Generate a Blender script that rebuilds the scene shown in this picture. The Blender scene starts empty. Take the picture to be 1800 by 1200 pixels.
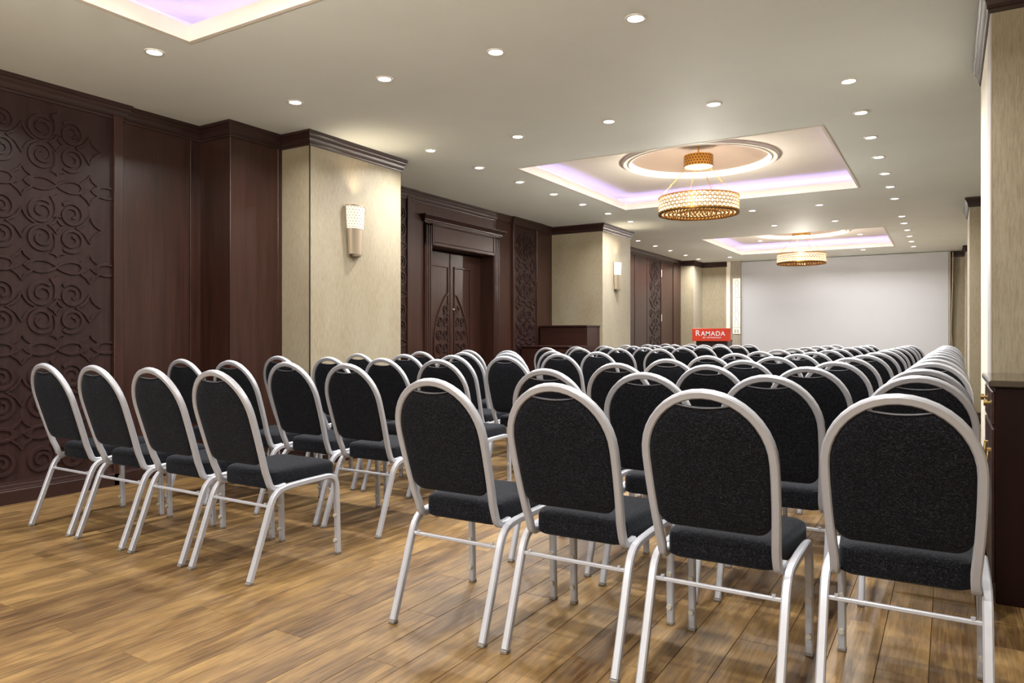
import bpy, bmesh, math, random
from mathutils import Vector, Matrix
random.seed(7)
S = bpy.context.scene
COL = S.collection
PI = math.pi

# ------------------------------------------------------------------ camera, world, exposure
cam_d = bpy.data.cameras.new('camera')
cam = bpy.data.objects.new('camera', cam_d)
COL.objects.link(cam)
S.camera = cam
CAMZ = 1.15
FPX, HZY = 1265.0, 588.3                       # focal length and horizon row in an 1800x1200 frame
YAW = math.atan2(767.2, FPX)
cam.location = (0, 0, CAMZ)
cam.rotation_euler = (PI / 2, 0, YAW)
cam_d.sensor_width = 36
cam_d.lens = 36 * FPX / 1800
cam_d.shift_y = -(600 - HZY) / 1800
cam_d.clip_start = 0.05
w = bpy.data.worlds.new('world')
S.world = w
w.use_nodes = True
w.node_tree.nodes['Background'].inputs[0].default_value = (0.9, 0.88, 0.85, 1)
w.node_tree.nodes['Background'].inputs[1].default_value = 0.05
S.view_settings.view_transform = 'Standard'
S.view_settings.look = 'None'
S.view_settings.gamma = 1
S.view_settings.use_curve_mapping = False
S.view_settings.exposure = 1.02
S.cycles.use_denoising = True
S.cycles.max_bounces = 6
S.cycles.diffuse_bounces = 4
S.cycles.glossy_bounces = 3
S.cycles.sample_clamp_indirect = 6

P_SPOT = 14.3          # power of one downlight
P_SHADE = 1.2          # emission of chandelier diffusers
P_COVE = 6.5           # emission of the cove strips
P_SCONCE = 0.5
P_CHAND = 480.0        # lamp inside each chandelier drum
CH = 2.926             # ceiling height


# ------------------------------------------------------------------ helpers
def tag(o, label=None, cat=None, group=None, kind=None):
    if label: o['label'] = label
    if cat: o['category'] = cat
    if group: o['group'] = group
    if kind: o['kind'] = kind
    return o


def link(name, data, parent=None, loc=None, rz=0):
    o = bpy.data.objects.new(name, data)
    COL.objects.link(o)
    if parent: o.parent = parent
    if loc is not None: o.location = loc
    if rz: o.rotation_euler = (0, 0, rz)
    return o


def empty(name, loc=(0, 0, 0), rz=0):
    o = link(name, None, None, loc, rz)
    o.empty_display_size = 0.1
    return o


class MB:
    """collects shapes into one mesh"""
    def __init__(s):
        s.v, s.f, s.sm = [], [], []

    def add(s, verts, faces, smooth=False):
        b = len(s.v)
        s.v += [tuple(p) for p in verts]
        s.f += [tuple(i + b for i in f) for f in faces]
        s.sm += [smooth] * len(faces)
        return s

    def box(s, x0, x1, y0, y1, z0, z1):
        v = [(x0, y0, z0), (x1, y0, z0), (x1, y1, z0), (x0, y1, z0), (x0, y0, z1), (x1, y0, z1), (x1, y1, z1), (x0, y1, z1)]
        return s.add(v, [(0, 3, 2, 1), (4, 5, 6, 7), (0, 1, 5, 4), (1, 2, 6, 5), (2, 3, 7, 6), (3, 0, 4, 7)])

    def bbox(s, x0, x1, y0, y1, z0, z1, c=0.004):
        """box with chamfered edges"""
        bm = bmesh.new()
        bmesh.ops.create_cube(bm, size=1)
        for q in bm.verts:
            q.co = Vector(((x0 + x1) / 2 + q.co.x * (x1 - x0), (y0 + y1) / 2 + q.co.y * (y1 - y0), (z0 + z1) / 2 + q.co.z * (z1 - z0)))
        bmesh.ops.bevel(bm, geom=bm.edges[:], offset=c, segments=1, affect='EDGES', profile=0.5)
        bm.verts.index_update()
        s.add([q.co[:] for q in bm.verts], [[q.index for q in f.verts] for f in bm.faces])
        bm.free()
        return s

    def lathe(s, prof, n=32, c=(0, 0), smooth=True, a0=0.0, a1=2 * PI, sx=1.0, sy=1.0):
        full = abs(a1 - a0 - 2 * PI) < 1e-6
        m = n if full else n + 1
        v = []
        for r, z in prof:
            for i in range(m):
                a = a0 + (a1 - a0) * i / n
                v.append((c[0] + sx * r * math.cos(a), c[1] + sy * r * math.sin(a), z))
        f = []
        for j in range(len(prof) - 1):
            for i in range(n):
                i2 = (i + 1) % m
                f.append((j * m + i, j * m + i2, (j + 1) * m + i2, (j + 1) * m + i))
        return s.add(v, f, smooth)

    def disc(s, r, z, n=32, c=(0, 0), down=True):
        v = [(c[0] + r * math.cos(2 * PI * i / n), c[1] + r * math.sin(2 * PI * i / n), z) for i in range(n)]
        f = list(range(n))
        return s.add(v, [f[::-1] if down else f])

    def tube(s, pts, w, h=None, up=(1, 0, 0), seg=8, smooth=True, caps=True, ch=0.17):
        """sweep: seg==8 gives a square tube with rounded corners, else a round tube"""
        h = h or w
        pts = [Vector(p) for p in pts]
        n = len(pts)
        if seg == 8:
            a, b, ca, cb = w / 2, h / 2, w * ch, h * ch
            pr = [(a, -b + cb), (a, b - cb), (a - ca, b), (-a + ca, b), (-a, b - cb), (-a, -b + cb), (-a + ca, -b), (a - ca, -b)]
        else:
            pr = [(w / 2 * math.cos(2 * PI * i / seg), h / 2 * math.sin(2 * PI * i / seg)) for i in range(seg)]
        k = len(pr)
        v = []
        for i in range(n):
            t = (pts[min(i + 1, n - 1)] - pts[max(i - 1, 0)]).normalized()
            u = Vector(up)
            u = (u - t * u.dot(t))
            if u.length < 1e-5: u = t.orthogonal()
            u.normalize()
            q = t.cross(u)
            for x, y in pr: v.append(pts[i] + u * x + q * y)
        f = []
        for i in range(n - 1):
            for j in range(k):
                f.append((i * k + j, i * k + (j + 1) % k, (i + 1) * k + (j + 1) % k, (i + 1) * k + j))
        s.add(v, f, smooth)
        if caps:
            b = len(s.v) - n * k
            s.f += [tuple(b + j for j in range(k))[::-1], tuple(b + (n - 1) * k + j for j in range(k))]
            s.sm += [False, False]
        return s

    def loft(s, rings, cap0=True, cap1=True, smooth=True):
        k = len(rings[0])
        v = [p for r in rings for p in r]
        f = []
        for i in range(len(rings) - 1):
            for j in range(k):
                f.append((i * k + j, i * k + (j + 1) % k, (i + 1) * k + (j + 1) % k, (i + 1) * k + j))
        if cap0: f.append(tuple(range(k))[::-1])
        if cap1: f.append(tuple((len(rings) - 1) * k + j for j in range(k)))
        return s.add(v, f, smooth)

    def mesh(s, name, mat):
        me = bpy.data.meshes.new(name)
        me.from_pydata(s.v, [], s.f)
        me.polygons.foreach_set('use_smooth', s.sm)
        if mat: me.materials.append(mat)
        me.update()
        bm = bmesh.new(); bm.from_mesh(me)
        bmesh.ops.recalc_face_normals(bm, faces=bm.faces[:])
        bm.to_mesh(me); bm.free()
        if any(s.sm): me.set_sharp_from_angle(angle=math.radians(32))
        return me

    def build(s, name, mat, parent=None, loc=None, rz=0):
        return link(name, s.mesh(name, mat), parent, loc, rz)


def box(name, mat, b, parent=None, c=0.0):
    m = MB()
    m.bbox(*b, c=c) if c else m.box(*b)
    return m.build(name, mat, parent)


def copy_tree(o, parent=None, depth=2):
    c = o.copy()
    COL.objects.link(c)
    c.parent = parent
    if depth:
        for ch in list(o.children): copy_tree(ch, c, depth - 1)
    return c


def light(name, kind, parent, loc, power, col=(1, 0.985, 0.96), **kw):
    ld = bpy.data.lights.new(name, kind)
    ld.energy = power
    ld.color = col
    for k, v in kw.items(): setattr(ld, k, v)
    o = bpy.data.objects.new(name, ld)
    COL.objects.link(o)
    o.parent = parent
    o.location = loc
    return o


# picture <-> place, used to decide which floor planks show largest
CS, CC = math.sin(YAW), math.cos(YAW)
def project(x, y, z):
    d = -CS * x + CC * y
    if d < 0.2: return None
    return 900 + FPX * (CC * x + CS * y) / d, HZY - FPX * (z - CAMZ) / d, d


# ------------------------------------------------------------------ materials
def mat(name):
    m = bpy.data.materials.new(name)
    m.use_nodes = True
    nt = m.node_tree
    b = nt.nodes['Principled BSDF']
    return m, nt, b


def N(nt, t, **kw):
    n = nt.nodes.new(t)
    for k, v in kw.items(): setattr(n, k, v)
    return n


def srgb(r, g, b):
    f = lambda c: (c / 255 / 12.92) if c / 255 <= 0.04045 else ((c / 255 + 0.055) / 1.055) ** 2.4
    return (f(r), f(g), f(b), 1)


def ramp(nt, fac, stops):
    r = N(nt, 'ShaderNodeValToRGB')
    el = r.color_ramp.elements
    while len(el) > 1: el.remove(el[-1])
    el[0].position, el[0].color = stops[0]
    for p, c in stops[1:]:
        e = el.new(p); e.color = c
    nt.links.new(fac, r.inputs[0])
    return r.outputs[0]


def coords(nt, scale=(1, 1, 1), src='Position', offset=None):
    if src == 'Position':
        o = N(nt, 'ShaderNodeNewGeometry').outputs['Position']
    else:
        o = N(nt, 'ShaderNodeTexCoord').outputs[src]
    mp = N(nt, 'ShaderNodeMapping')
    mp.inputs['Scale'].default_value = scale
    nt.links.new(o, mp.inputs[0])
    if offset is not None: nt.links.new(offset, mp.inputs['Location'])
    return mp.outputs[0]


def noise(nt, vec, scale, detail=4, rough=0.55, dist=0.0):
    n = N(nt, 'ShaderNodeTexNoise')
    n.inputs['Scale'].default_value = scale
    n.inputs['Detail'].default_value = detail
    n.inputs['Roughness'].default_value = rough
    n.inputs['Distortion'].default_value = dist
    nt.links.new(vec, n.inputs['Vector'])
    return n.outputs['Fac']


def mix(nt, fac, a, b, mode='MIX'):
    m = N(nt, 'ShaderNodeMix', data_type='RGBA', blend_type=mode)
    for sock, v in ((m.inputs[0], fac), (m.inputs[6], a), (m.inputs[7], b)):
        if hasattr(v, 'is_linked'): nt.links.new(v, sock)
        else: sock.default_value = v
    return m.outputs[2]


def bump(nt, b, h, strength=0.3, dist=0.002):
    n = N(nt, 'ShaderNodeBump')
    n.inputs['Strength'].default_value = strength
    n.inputs['Distance'].default_value = dist
    nt.links.new(h, n.inputs['Height'])
    nt.links.new(n.outputs[0], b.inputs['Normal'])


def plain(name, col, rough=0.5, metal=0.0, spec=0.5, coat=0.0):
    m, nt, b = mat(name)
    b.inputs['Base Color'].default_value = col
    b.inputs['Roughness'].default_value = rough
    b.inputs['Metallic'].default_value = metal
    b.inputs['Specular IOR Level'].default_value = spec
    b.inputs['Coat Weight'].default_value = coat
    v = noise(nt, coords(nt), 60, 2)
    r = N(nt, 'ShaderNodeMapRange')
    r.inputs['To Min'].default_value = max(0.02, rough - 0.05)
    r.inputs['To Max'].default_value = rough + 0.05
    nt.links.new(v, r.inputs[0]); nt.links.new(r.outputs[0], b.inputs['Roughness'])
    return m


def wood(name, dark, light, axis='z', rough=0.34, k=1.0, spec=0.45):
    m, nt, b = mat(name)
    sc = {'z': (14, 14, 0.7), 'y': (14, 0.7, 14), 'x': (0.7, 14, 14)}[axis]
    v = coords(nt, sc)
    g = noise(nt, v, 2.2 * k, 6, 0.62, 0.4)
    g2 = noise(nt, coords(nt, {'z': (70, 70, 2), 'y': (70, 2, 70), 'x': (2, 70, 70)}[axis]), 2.0, 3)
    c = ramp(nt, g, [(0.3, dark), (0.72, light)])
    c = mix(nt, 0.22, c, ramp(nt, g2, [(0.35, dark), (0.65, light)]))
    nt.links.new(c, b.inputs['Base Color'])
    b.inputs['Roughness'].default_value = rough
    b.inputs['Specular IOR Level'].default_value = spec
    bump(nt, b, g2, 0.06, 0.001)
    return m


M = {}
M['wood'] = wood('mahogany', srgb(34, 16, 11), srgb(59, 34, 26))
M['carve'] = wood('carved_mahogany', srgb(32, 19, 18), srgb(50, 33, 31), rough=0.34, spec=0.28)
M['crown'] = wood('crown_wood', srgb(30, 15, 13), srgb(49, 29, 25), axis='y', rough=0.36)
M['cab'] = wood('cabinet_wood', srgb(34, 16, 13), srgb(53, 28, 21), axis='x', rough=0.35)
M['cabdark'] = wood('sideboard_wood', srgb(20, 5, 4), srgb(30, 9, 7), axis='z', rough=0.45, spec=0.15)


def wallpaper():
    m, nt, b = mat('silk_wallpaper')
    v = coords(nt, (42, 42, 4.5))
    g = noise(nt, v, 3.0, 6, 0.7, 0.3)
    big = noise(nt, coords(nt, (2.2, 2.2, 0.9)), 1.6, 2)
    c = ramp(nt, g, [(0.3, srgb(106, 94, 71)), (0.5, srgb(136, 125, 102)), (0.72, srgb(155, 146, 123))])
    c = mix(nt, 0.35, c, ramp(nt, big, [(0.3, srgb(125, 109, 84)), (0.7, srgb(150, 142, 120))]))
    nt.links.new(c, b.inputs['Base Color'])
    b.inputs['Roughness'].default_value = 0.55
    b.inputs['Sheen Weight'].default_value = 0.15
    bump(nt, b, g, 0.25, 0.002)
    return m
M['paper'] = wallpaper()


def paint(name, col, rough=0.8, tex=0.05):
    m, nt, b = mat(name)
    n = noise(nt, coords(nt), 1.1, 3)
    c2 = tuple(min(1, x * (1 + tex)) for x in col[:3]) + (1,)
    c1 = tuple(x * (1 - tex) for x in col[:3]) + (1,)
    nt.links.new(ramp(nt, n, [(0.3, c1), (0.7, c2)]), b.inputs['Base Color'])
    b.inputs['Roughness'].default_value = rough
    bump(nt, b, noise(nt, coords(nt), 120, 3), 0.08, 0.001)
    return m
M['ceil'] = paint('ceiling_paint', srgb(228, 236, 234), 0.75, 0.03)
M['traywhite'] = paint('tray_paint', srgb(232, 227, 217), 0.7, 0.02)
M['dome'] = paint('dome_taupe', srgb(128, 112, 99), 0.5, 0.04)
M['screen'] = paint('screen_white', srgb(166, 166, 168), 0.85, 0.01)
M['cream'] = paint('cream_paint', srgb(214, 205, 188), 0.6, 0.01)
M['greytrim'] = paint('grey_trim', srgb(168, 162, 158), 0.5, 0.03)
M['greywall'] = paint('back_wall', srgb(150, 140, 122), 0.7, 0.03)
M['subfloor'] = paint('subfloor', srgb(40, 28, 20), 0.9, 0.1)


def planks():
    m, nt, b = mat('oak_plank')
    oi = N(nt, 'ShaderNodeObjectInfo')
    ge = N(nt, 'ShaderNodeNewGeometry')
    ad = N(nt, 'ShaderNodeMath', operation='ADD')
    nt.links.new(oi.outputs['Random'], ad.inputs[0]); nt.links.new(ge.outputs['Random Per Island'], ad.inputs[1])
    fr = N(nt, 'ShaderNodeMath', operation='FRACT'); nt.links.new(ad.outputs[0], fr.inputs[0])
    rnd = fr.outputs[0]
    ml = N(nt, 'ShaderNodeMath', operation='MULTIPLY'); nt.links.new(rnd, ml.inputs[0]); ml.inputs[1].default_value = 37.0
    cx = N(nt, 'ShaderNodeCombineXYZ'); nt.links.new(ml.outputs[0], cx.inputs[0]); nt.links.new(ml.outputs[0], cx.inputs[1])
    fine = noise(nt, coords(nt, (60, 2.6, 1), offset=cx.outputs[0]), 3.4, 7, 0.7, 0.8)
    patch = noise(nt, coords(nt, (6.5, 2.0, 1), offset=cx.outputs[0]), 1.5, 4, 0.55, 0.3)
    ring = noise(nt, coords(nt, (22, 1.1, 1), offset=cx.outputs[0]), 1.6, 3, 0.5, 2.0)
    base = ramp(nt, patch, [(0.30, srgb(49, 34, 21)), (0.46, srgb(90, 69, 42)), (0.68, srgb(143, 120, 79))])
    tint = ramp(nt, rnd, [(0.0, srgb(58, 41, 26)), (0.35, srgb(96, 76, 47)), (0.7, srgb(131, 108, 70)), (1.0, srgb(76, 58, 39))])
    c = mix(nt, 0.5, base, tint)
    c = mix(nt, 0.45, c, ramp(nt, fine, [(0.38, srgb(74, 60, 44)), (0.60, srgb(200, 176, 130))]), 'OVERLAY')
    c = mix(nt, 0.10, c, ramp(nt, ring, [(0.44, srgb(70, 46, 26)), (0.56, srgb(190, 150, 96))]), 'MIX')
    nt.links.new(c, b.inputs['Base Color'])
    b.inputs['Roughness'].default_value = 0.45
    b.inputs['Specular IOR Level'].default_value = 0.32
    bump(nt, b, fine, 0.12, 0.0015)
    return m
M['plank'] = planks()


def fabric():
    m, nt, b = mat('charcoal_fabric')
    v = coords(nt, (1, 1, 1), 'Object')
    a = noise(nt, coords(nt, (120, 500, 700), 'Object'), 1.0, 3, 0.7)
    c2 = noise(nt, coords(nt, (700, 500, 140), 'Object'), 1.0, 3, 0.7)
    mx = N(nt, 'ShaderNodeMath', operation='MULTIPLY'); nt.links.new(a, mx.inputs[0]); nt.links.new(c2, mx.inputs[1])
    c = ramp(nt, mx.outputs[0], [(0.16, srgb(5, 5, 8)), (0.27, srgb(9, 9, 12)), (0.37, srgb(56, 58, 66))])
    nt.links.new(c, b.inputs['Base Color'])
    b.inputs['Roughness'].default_value = 0.85
    b.inputs['Sheen Weight'].default_value = 0.06
    b.inputs['Sheen Tint'].default_value = (0.75, 0.86, 1.0, 1)
    b.inputs['Specular IOR Level'].default_value = 0.12
    b.inputs['Sheen Roughness'].default_value = 0.4
    bump(nt, b, mx.outputs[0], 0.4, 0.001)
    return m
M['fabric'] = fabric()
M['piping'] = plain('grey_piping', srgb(70, 70, 76), 0.5)
M['silver'] = plain('silver_paint', srgb(161, 162, 168), 0.34, 0.2)
M['glide'] = plain('grey_plastic', srgb(110, 104, 98), 0.5)
M['bumper'] = plain('clear_rubber', srgb(170, 166, 154), 0.35)
M['bronze'] = plain('brushed_nickel', srgb(146, 132, 112), 0.48, 0.6)
M['brass'] = plain('aged_brass', srgb(196, 164, 104), 0.3, 1.0)
M['gold'] = plain('gold_metal', srgb(226, 168, 84), 0.3, 1.0)
M['dkgold'] = plain('dark_gold', srgb(120, 92, 54), 0.35, 1.0)
M['granite'] = plain('dark_granite', srgb(52, 44, 34), 0.12)
M['trimw'] = plain('white_trim_ring', srgb(226, 224, 220), 0.4)
M['red'] = plain('sign_red', srgb(205, 62, 36), 0.45)
M['letter'] = plain('white_letter', srgb(238, 238, 242), 0.5)
M['hinge'] = plain('steel_hinge', srgb(205, 196, 184), 0.35, 0.6)
M['dark'] = plain('dark_line', srgb(34, 26, 20), 0.6)
M['crystal'] = plain('crystal_bead', srgb(196, 150, 92), 0.1, 0.6, 0.9)
M['marble'] = paint('white_marble', srgb(232, 226, 212), 0.4, 0.05)
M['greywood'] = wood('grey_washed_wood', srgb(120, 112, 98), srgb(160, 152, 138), axis='z', rough=0.5)
M['cable'] = plain('pale_cord', srgb(200, 186, 160), 0.6)


def emis(name, col, strength, pattern=None):
    m, nt, b = mat(name)
    b.inputs['Base Color'].default_value = (0.8, 0.78, 0.74, 1)
    b.inputs['Emission Color'].default_value = col
    b.inputs['Emission Strength'].default_value = strength
    n = noise(nt, coords(nt), 30, 2)
    c2 = tuple(x * 0.86 for x in col[:3]) + (1,)
    nt.links.new(ramp(nt, n, [(0.35, c2), (0.65, col)]), b.inputs['Emission Color'])
    return m
M['lens'] = emis('downlight_lens', (1.0, 0.96, 0.9, 1), 5.0)
def glowing_cloth(name, col, strength, clear):
    m = emis(name, col, strength)
    nt = m.node_tree
    b = nt.nodes['Principled BSDF']; out = nt.nodes['Material Output']
    b.inputs['Base Color'].default_value = (0.014, 0.011, 0.008, 1)
    b.inputs['Specular IOR Level'].default_value = 0.0
    tr = N(nt, 'ShaderNodeBsdfTransparent'); mx = N(nt, 'ShaderNodeMixShader')
    mx.inputs[0].default_value = clear
    nt.links.new(b.outputs[0], mx.inputs[1]); nt.links.new(tr.outputs[0], mx.inputs[2]); nt.links.new(mx.outputs[0], out.inputs[0])
    return m
M['shade'] = glowing_cloth('chandelier_glow', (1.0, 0.80, 0.54, 1), P_SHADE, 0.5)
M['cove'] = emis('cove_strip', (0.38, 0.33, 1.0, 1), P_COVE)
M['sglass'] = emis('sconce_glass', (1.0, 0.86, 0.68, 1), P_SCONCE)
M['sglass'].node_tree.nodes['Principled BSDF'].inputs['Base Color'].default_value = (0.16, 0.14, 0.12, 1)
M['baffle'] = glowing_cloth('added_baffle_glow', (1.0, 0.84, 0.6, 1), 0.4, 0.075)  # for the disc added over the drum to limit upward lamp light
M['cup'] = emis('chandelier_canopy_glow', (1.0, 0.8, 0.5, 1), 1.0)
M['under'] = emis('chandelier_underside', (1.0, 0.72, 0.40, 1), 0.95)


# ------------------------------------------------------------------ room shell
# floor: every plank 0.156 x 1.275 m, laid along y in a three-step stagger
floor = box('floor', M['subfloor'], (-6.2, 1.2, -4.2, 18.4, -0.12, -0.006))
tag(floor, 'oak-look plank floor in mixed golden and brown boards', None, None, 'structure')
PW, PL, PG = 0.1564, 1.275, 0.0009
def plank_mesh(m, cx, cy):
    a, b_, c, t = PW / 2 - PG, PL / 2 - PG, 0.0011, -0.006
    v = [(cx + sx * (a - i * 0), cy + sy * b_, t) for sx, sy in ((-1, -1), (1, -1), (1, 1), (-1, 1)) for i in (0,)]
    v += [(cx + sx * a, cy + sy * b_, -c) for sx, sy in ((-1, -1), (1, -1), (1, 1), (-1, 1))]
    v += [(cx + sx * (a - c), cy + sy * (b_ - c), 0) for sx, sy in ((-1, -1), (1, -1), (1, 1), (-1, 1))]
    f = [(8, 9, 10, 11)]
    for k in range(4):
        q = (k + 1) % 4
        f += [(k, q, 4 + q, 4 + k), (4 + k, 4 + q, 8 + q, 8 + k)]
    m.add(v, f)
spots = []
for i in range(-17, 27):
    x = -3.185 + PW * (i + 0.5)
    if x < -5.7 or x > 0.95: continue
    j0 = {0: 1.925, 1: 1.50, 2: 1.075}[i % 3]
    for k in range(-5, 14):
        y = j0 + PL * (k + 0.5)
        if y < -4.0 or y > 18.2: continue
        area = 0
        pr = [project(x + dx, y + dy, 0) for dx, dy in ((-PW / 2, -PL / 2), (PW / 2, -PL / 2), (PW / 2, PL / 2), (-PW / 2, PL / 2))]
        pr = [q for q in pr if q and -100 < q[0] < 1900 and q[1] < 1300]
        if len(pr) >= 2:
            area = 1 / (project(x, y, 0)[2] if project(x, y, 0) else 1) ** 2
        spots.append((area, x, y))
spots.sort(key=lambda q: -q[0])
pm = MB(); plank_mesh(pm, 0, 0)
pme = pm.mesh('plank', M['plank'])
rest = MB()
for n_, (area, x, y) in enumerate(spots):
    if n_ < 300 and area > 0: link('plank', pme, floor, (x, y, 0))
    else: plank_mesh(rest, x, y)
tag(rest.build('plank_field', M['plank'], floor), kind='stuff')

# ceiling with three square trays
TX0, TX1 = -3.93, -0.93
TRAYS = [(-0.28, 2.714), (6.605, 9.585), (13.30, 16.262)]
cm = MB()
ys = [-4.2] + [q for t in TRAYS for q in t] + [18.4]
for a in range(len(ys) - 1):
    for x0, x1 in ((-6.2, TX0), (TX0, TX1), (TX1, 1.2)):
        if a % 2 == 1 and x0 == TX0: continue
        cm.box(x0, x1, ys[a], ys[a + 1], CH, CH + 0.02)
ceiling = cm.build('ceiling', M['ceil'])
tag(ceiling, 'smooth warm grey ceiling with square lit trays', kind='structure')

CV, FH, UZ = 0.2, 0.095, 3.135           # cove depth, fascia height, upper tray ceiling height
ord_ = ['out of view above the camera', 'over the middle rows', 'before the white screen']
for ti, (y0, y1) in enumerate(TRAYS):
    t = empty('ceiling_tray', ((TX0 + TX1) / 2, (y0 + y1) / 2, CH))
    tag(t, 'square recessed ceiling tray with violet cove glow ' + ord_[ti], 'ceiling tray', 'lit ceiling trays', 'structure')
    hx, hy = (TX1 - TX0) / 2, (y1 - y0) / 2
    def ring(name, m_, a0, a1, z0, z1):
        q = MB()
        for (bx0, bx1, by0, by1) in ((-hx - a1, hx + a1, -hy - a1, -hy - a0), (-hx - a1, hx + a1, hy + a0, hy + a1),
                                     (-hx - a1, -hx - a0, -hy - a0, hy + a0), (hx + a0, hx + a1, -hy - a0, hy + a0)):
            q.box(bx0, bx1, by0, by1, z0, z1)
        return q.build(name, m_, t)
    ring('fascia', M['traywhite'], -0.004, 0.022, -0.003, FH)
    ring('cove_ledge', M['traywhite'], 0.025, CV + 0.03, 0.02, 0.045)
    ring('cove_wall', M['traywhite'], CV, CV + 0.03, 0.045, UZ - CH + 0.02)
    ring('light_strip', M['cove'], 0.06, 0.075, 0.047, 0.062)
    # upper ceiling with a round opening, then moulding ring and dome
    n, R0 = 64, 0.80
    outer = []
    for i in range(n):
        a = 2 * PI * i / n
        k_ = (hx + CV) / max(abs(math.cos(a)), abs(math.sin(a)) * (hx + CV) / (hy + CV))
        outer.append((k_ * math.cos(a), k_ * math.sin(a), UZ - CH))
    inner = [(R0 * math.cos(2 * PI * i / n), R0 * math.sin(2 * PI * i / n), UZ - CH) for i in range(n)]
    q = MB(); q.add(outer + inner, [(i, (i + 1) % n, n + (i + 1) % n, n + i) for i in range(n)])
    q.add([(p[0], p[1], p[2] + 0.02) for p in outer + inner], [(i, (i + 1) % n, n + (i + 1) % n, n + i) for i in range(n)])
    q.build('upper_ceiling', M['traywhite'], t)
    z = UZ - CH
    q = MB(); q.lathe([(0.86, z), (0.86, z - 0.018), (0.845, z - 0.03), (0.825, z - 0.03), (0.815, z - 0.02), (0.80, z - 0.02), (0.785, z - 0.032), (0.765, z - 0.028), (0.755, z - 0.01), (0.755, z + 0.03)], 72)
    q.build('dome_moulding', M['traywhite'], t)
    q = MB(); q.lathe([(0.80, z + 0.0), (0.77, z + 0.02), (0.70, z + 0.07), (0.55, z + 0.13), (0.35, z + 0.175), (0.15, z + 0.195), (0.001, z + 0.20)], 64)
    q.build('dome', M['dome'], t)


# walls: closed outline left open to nothing; each side one mesh with its cladding as parts
wl = box('wall_left', M['wood'], (-6.2, -5.90, -4.2, 18.4, 0, CH))
tag(wl, 'dark mahogany panelled side wall with carved sections', None, None, 'structure')
wr = box('wall_right', M['paper'], (0.95, 1.2, -4.2, 18.4, 0, CH))
tag(wr, 'beige papered side wall behind the pillars', kind='structure')
wb = box('wall_back', M['paper'], (-6.2, 1.2, 17.95, 18.4, 0, CH))
tag(wb, 'end wall behind the white screen', kind='structure')
wf = box('wall_front', M['cream'], (-6.2, 1.2, -4.2, -4.0, 0, CH))
tag(wf, 'wall behind the camera', kind='structure')

# left wall cladding (faces toward +x)
def clad(name, y0, y1, xf, z0=0.0, z1=CH, m_='wood', parent=wl, back=-5.92, c=0.003):
    return box(name, M[m_], (back, xf, y0, y1, z0, z1), parent, c)
clad('wood_panel', -4.0, 3.115, -5.47, m_='carve')
clad('stile', 1.33, 1.40, -5.435, z1=CH - 0.10, m_='wood')
clad('stile', 3.118, 3.19, -5.435, z1=CH - 0.10, m_='wood')
clad('wood_panel', 3.19, 3.80, -5.50)
clad('stile', 3.80, 3.83, -5.492)
clad('wood_panel', 3.83, 3.91, -5.505)
clad('corner_pier', 3.905, 4.40, -5.11)
clad('stile', 4.40, 4.447, -5.105)
clad('wood_panel', 5.66, 6.80, -5.625, m_='carve')
clad('stile', 6.80, 6.87, -5.60)
clad('wood_panel', 6.87, 7.30, -5.635)
clad('wood_panel', 8.76, 9.27, -5.635)
clad('wood_panel', 7.296, 8.762, -5.635, z0=2.30)
clad('stile', 9.27, 9.33, -5.595)
clad('wood_panel', 9.33, 10.0, -5.62, m_='carve')
clad('stile', 10.0, 10.06, -5.60)
clad('wood_panel', 10.06, 10.56, -5.62)
for y0, y1 in ((11.6, 13.95), (13.98, 14.66), (14.69, 14.80)):
    clad('wood_panel', y0, y1, -5.52)
clad('wood_panel', 14.80, 15.55, -5.53, m_='carve')
clad('wood_panel', 15.56, 16.35, -5.515)
clad('stile', 16.36, 16.60, -5.50)
clad('stile', 16.61, 16.97, -5.52)
clad('wood_backing', 11.6, 17.0, -5.545, m_='cab')
for z in (0.55, 1.45, 2.45):
    box('hinge', M['hinge'], (-5.515, -5.505, 15.545, 15.585, z, z + 0.16), wl, 0.002)


# carved relief motif
def ribbon(m, pts, w, h=0.012, ch=0.0025, closed=False):
    """flat raised band following pts in the (u,v) plane; w may be a function of 0..1"""
    n = len(pts)
    wf_ = w if callable(w) else (lambda t: w)
    v = []
    for i in range(n):
        if closed:
            a, b = pts[(i - 1) % n], pts[(i + 1) % n]
        else:
            a, b = pts[max(i - 1, 0)], pts[min(i + 1, n - 1)]
        tx, ty = b[0] - a[0], b[1] - a[1]
        l = math.hypot(tx, ty) or 1
        nx, ny = -ty / l, tx / l
        hw = wf_(i / (n - 1)) / 2
        c_ = min(ch, hw * 0.8)
        x, y = pts[i]
        v += [(x + nx * hw, y + ny * hw, 0), (x + nx * (hw - c_), y + ny * (hw - c_), h), (x - nx * (hw - c_), y - ny * (hw - c_), h), (x - nx * hw, y - ny * hw, 0)]
    f = []
    for i in range(n if closed else n - 1):
        a, b = i * 4, ((i + 1) % n) * 4
        for k in range(3): f.append((a + k, b + k, b + k + 1, a + k + 1))
    if not closed: f += [(0, 1, 2, 3), tuple((n - 1) * 4 + k for k in (3, 2, 1, 0))]
    m.add(v, f)


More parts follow.
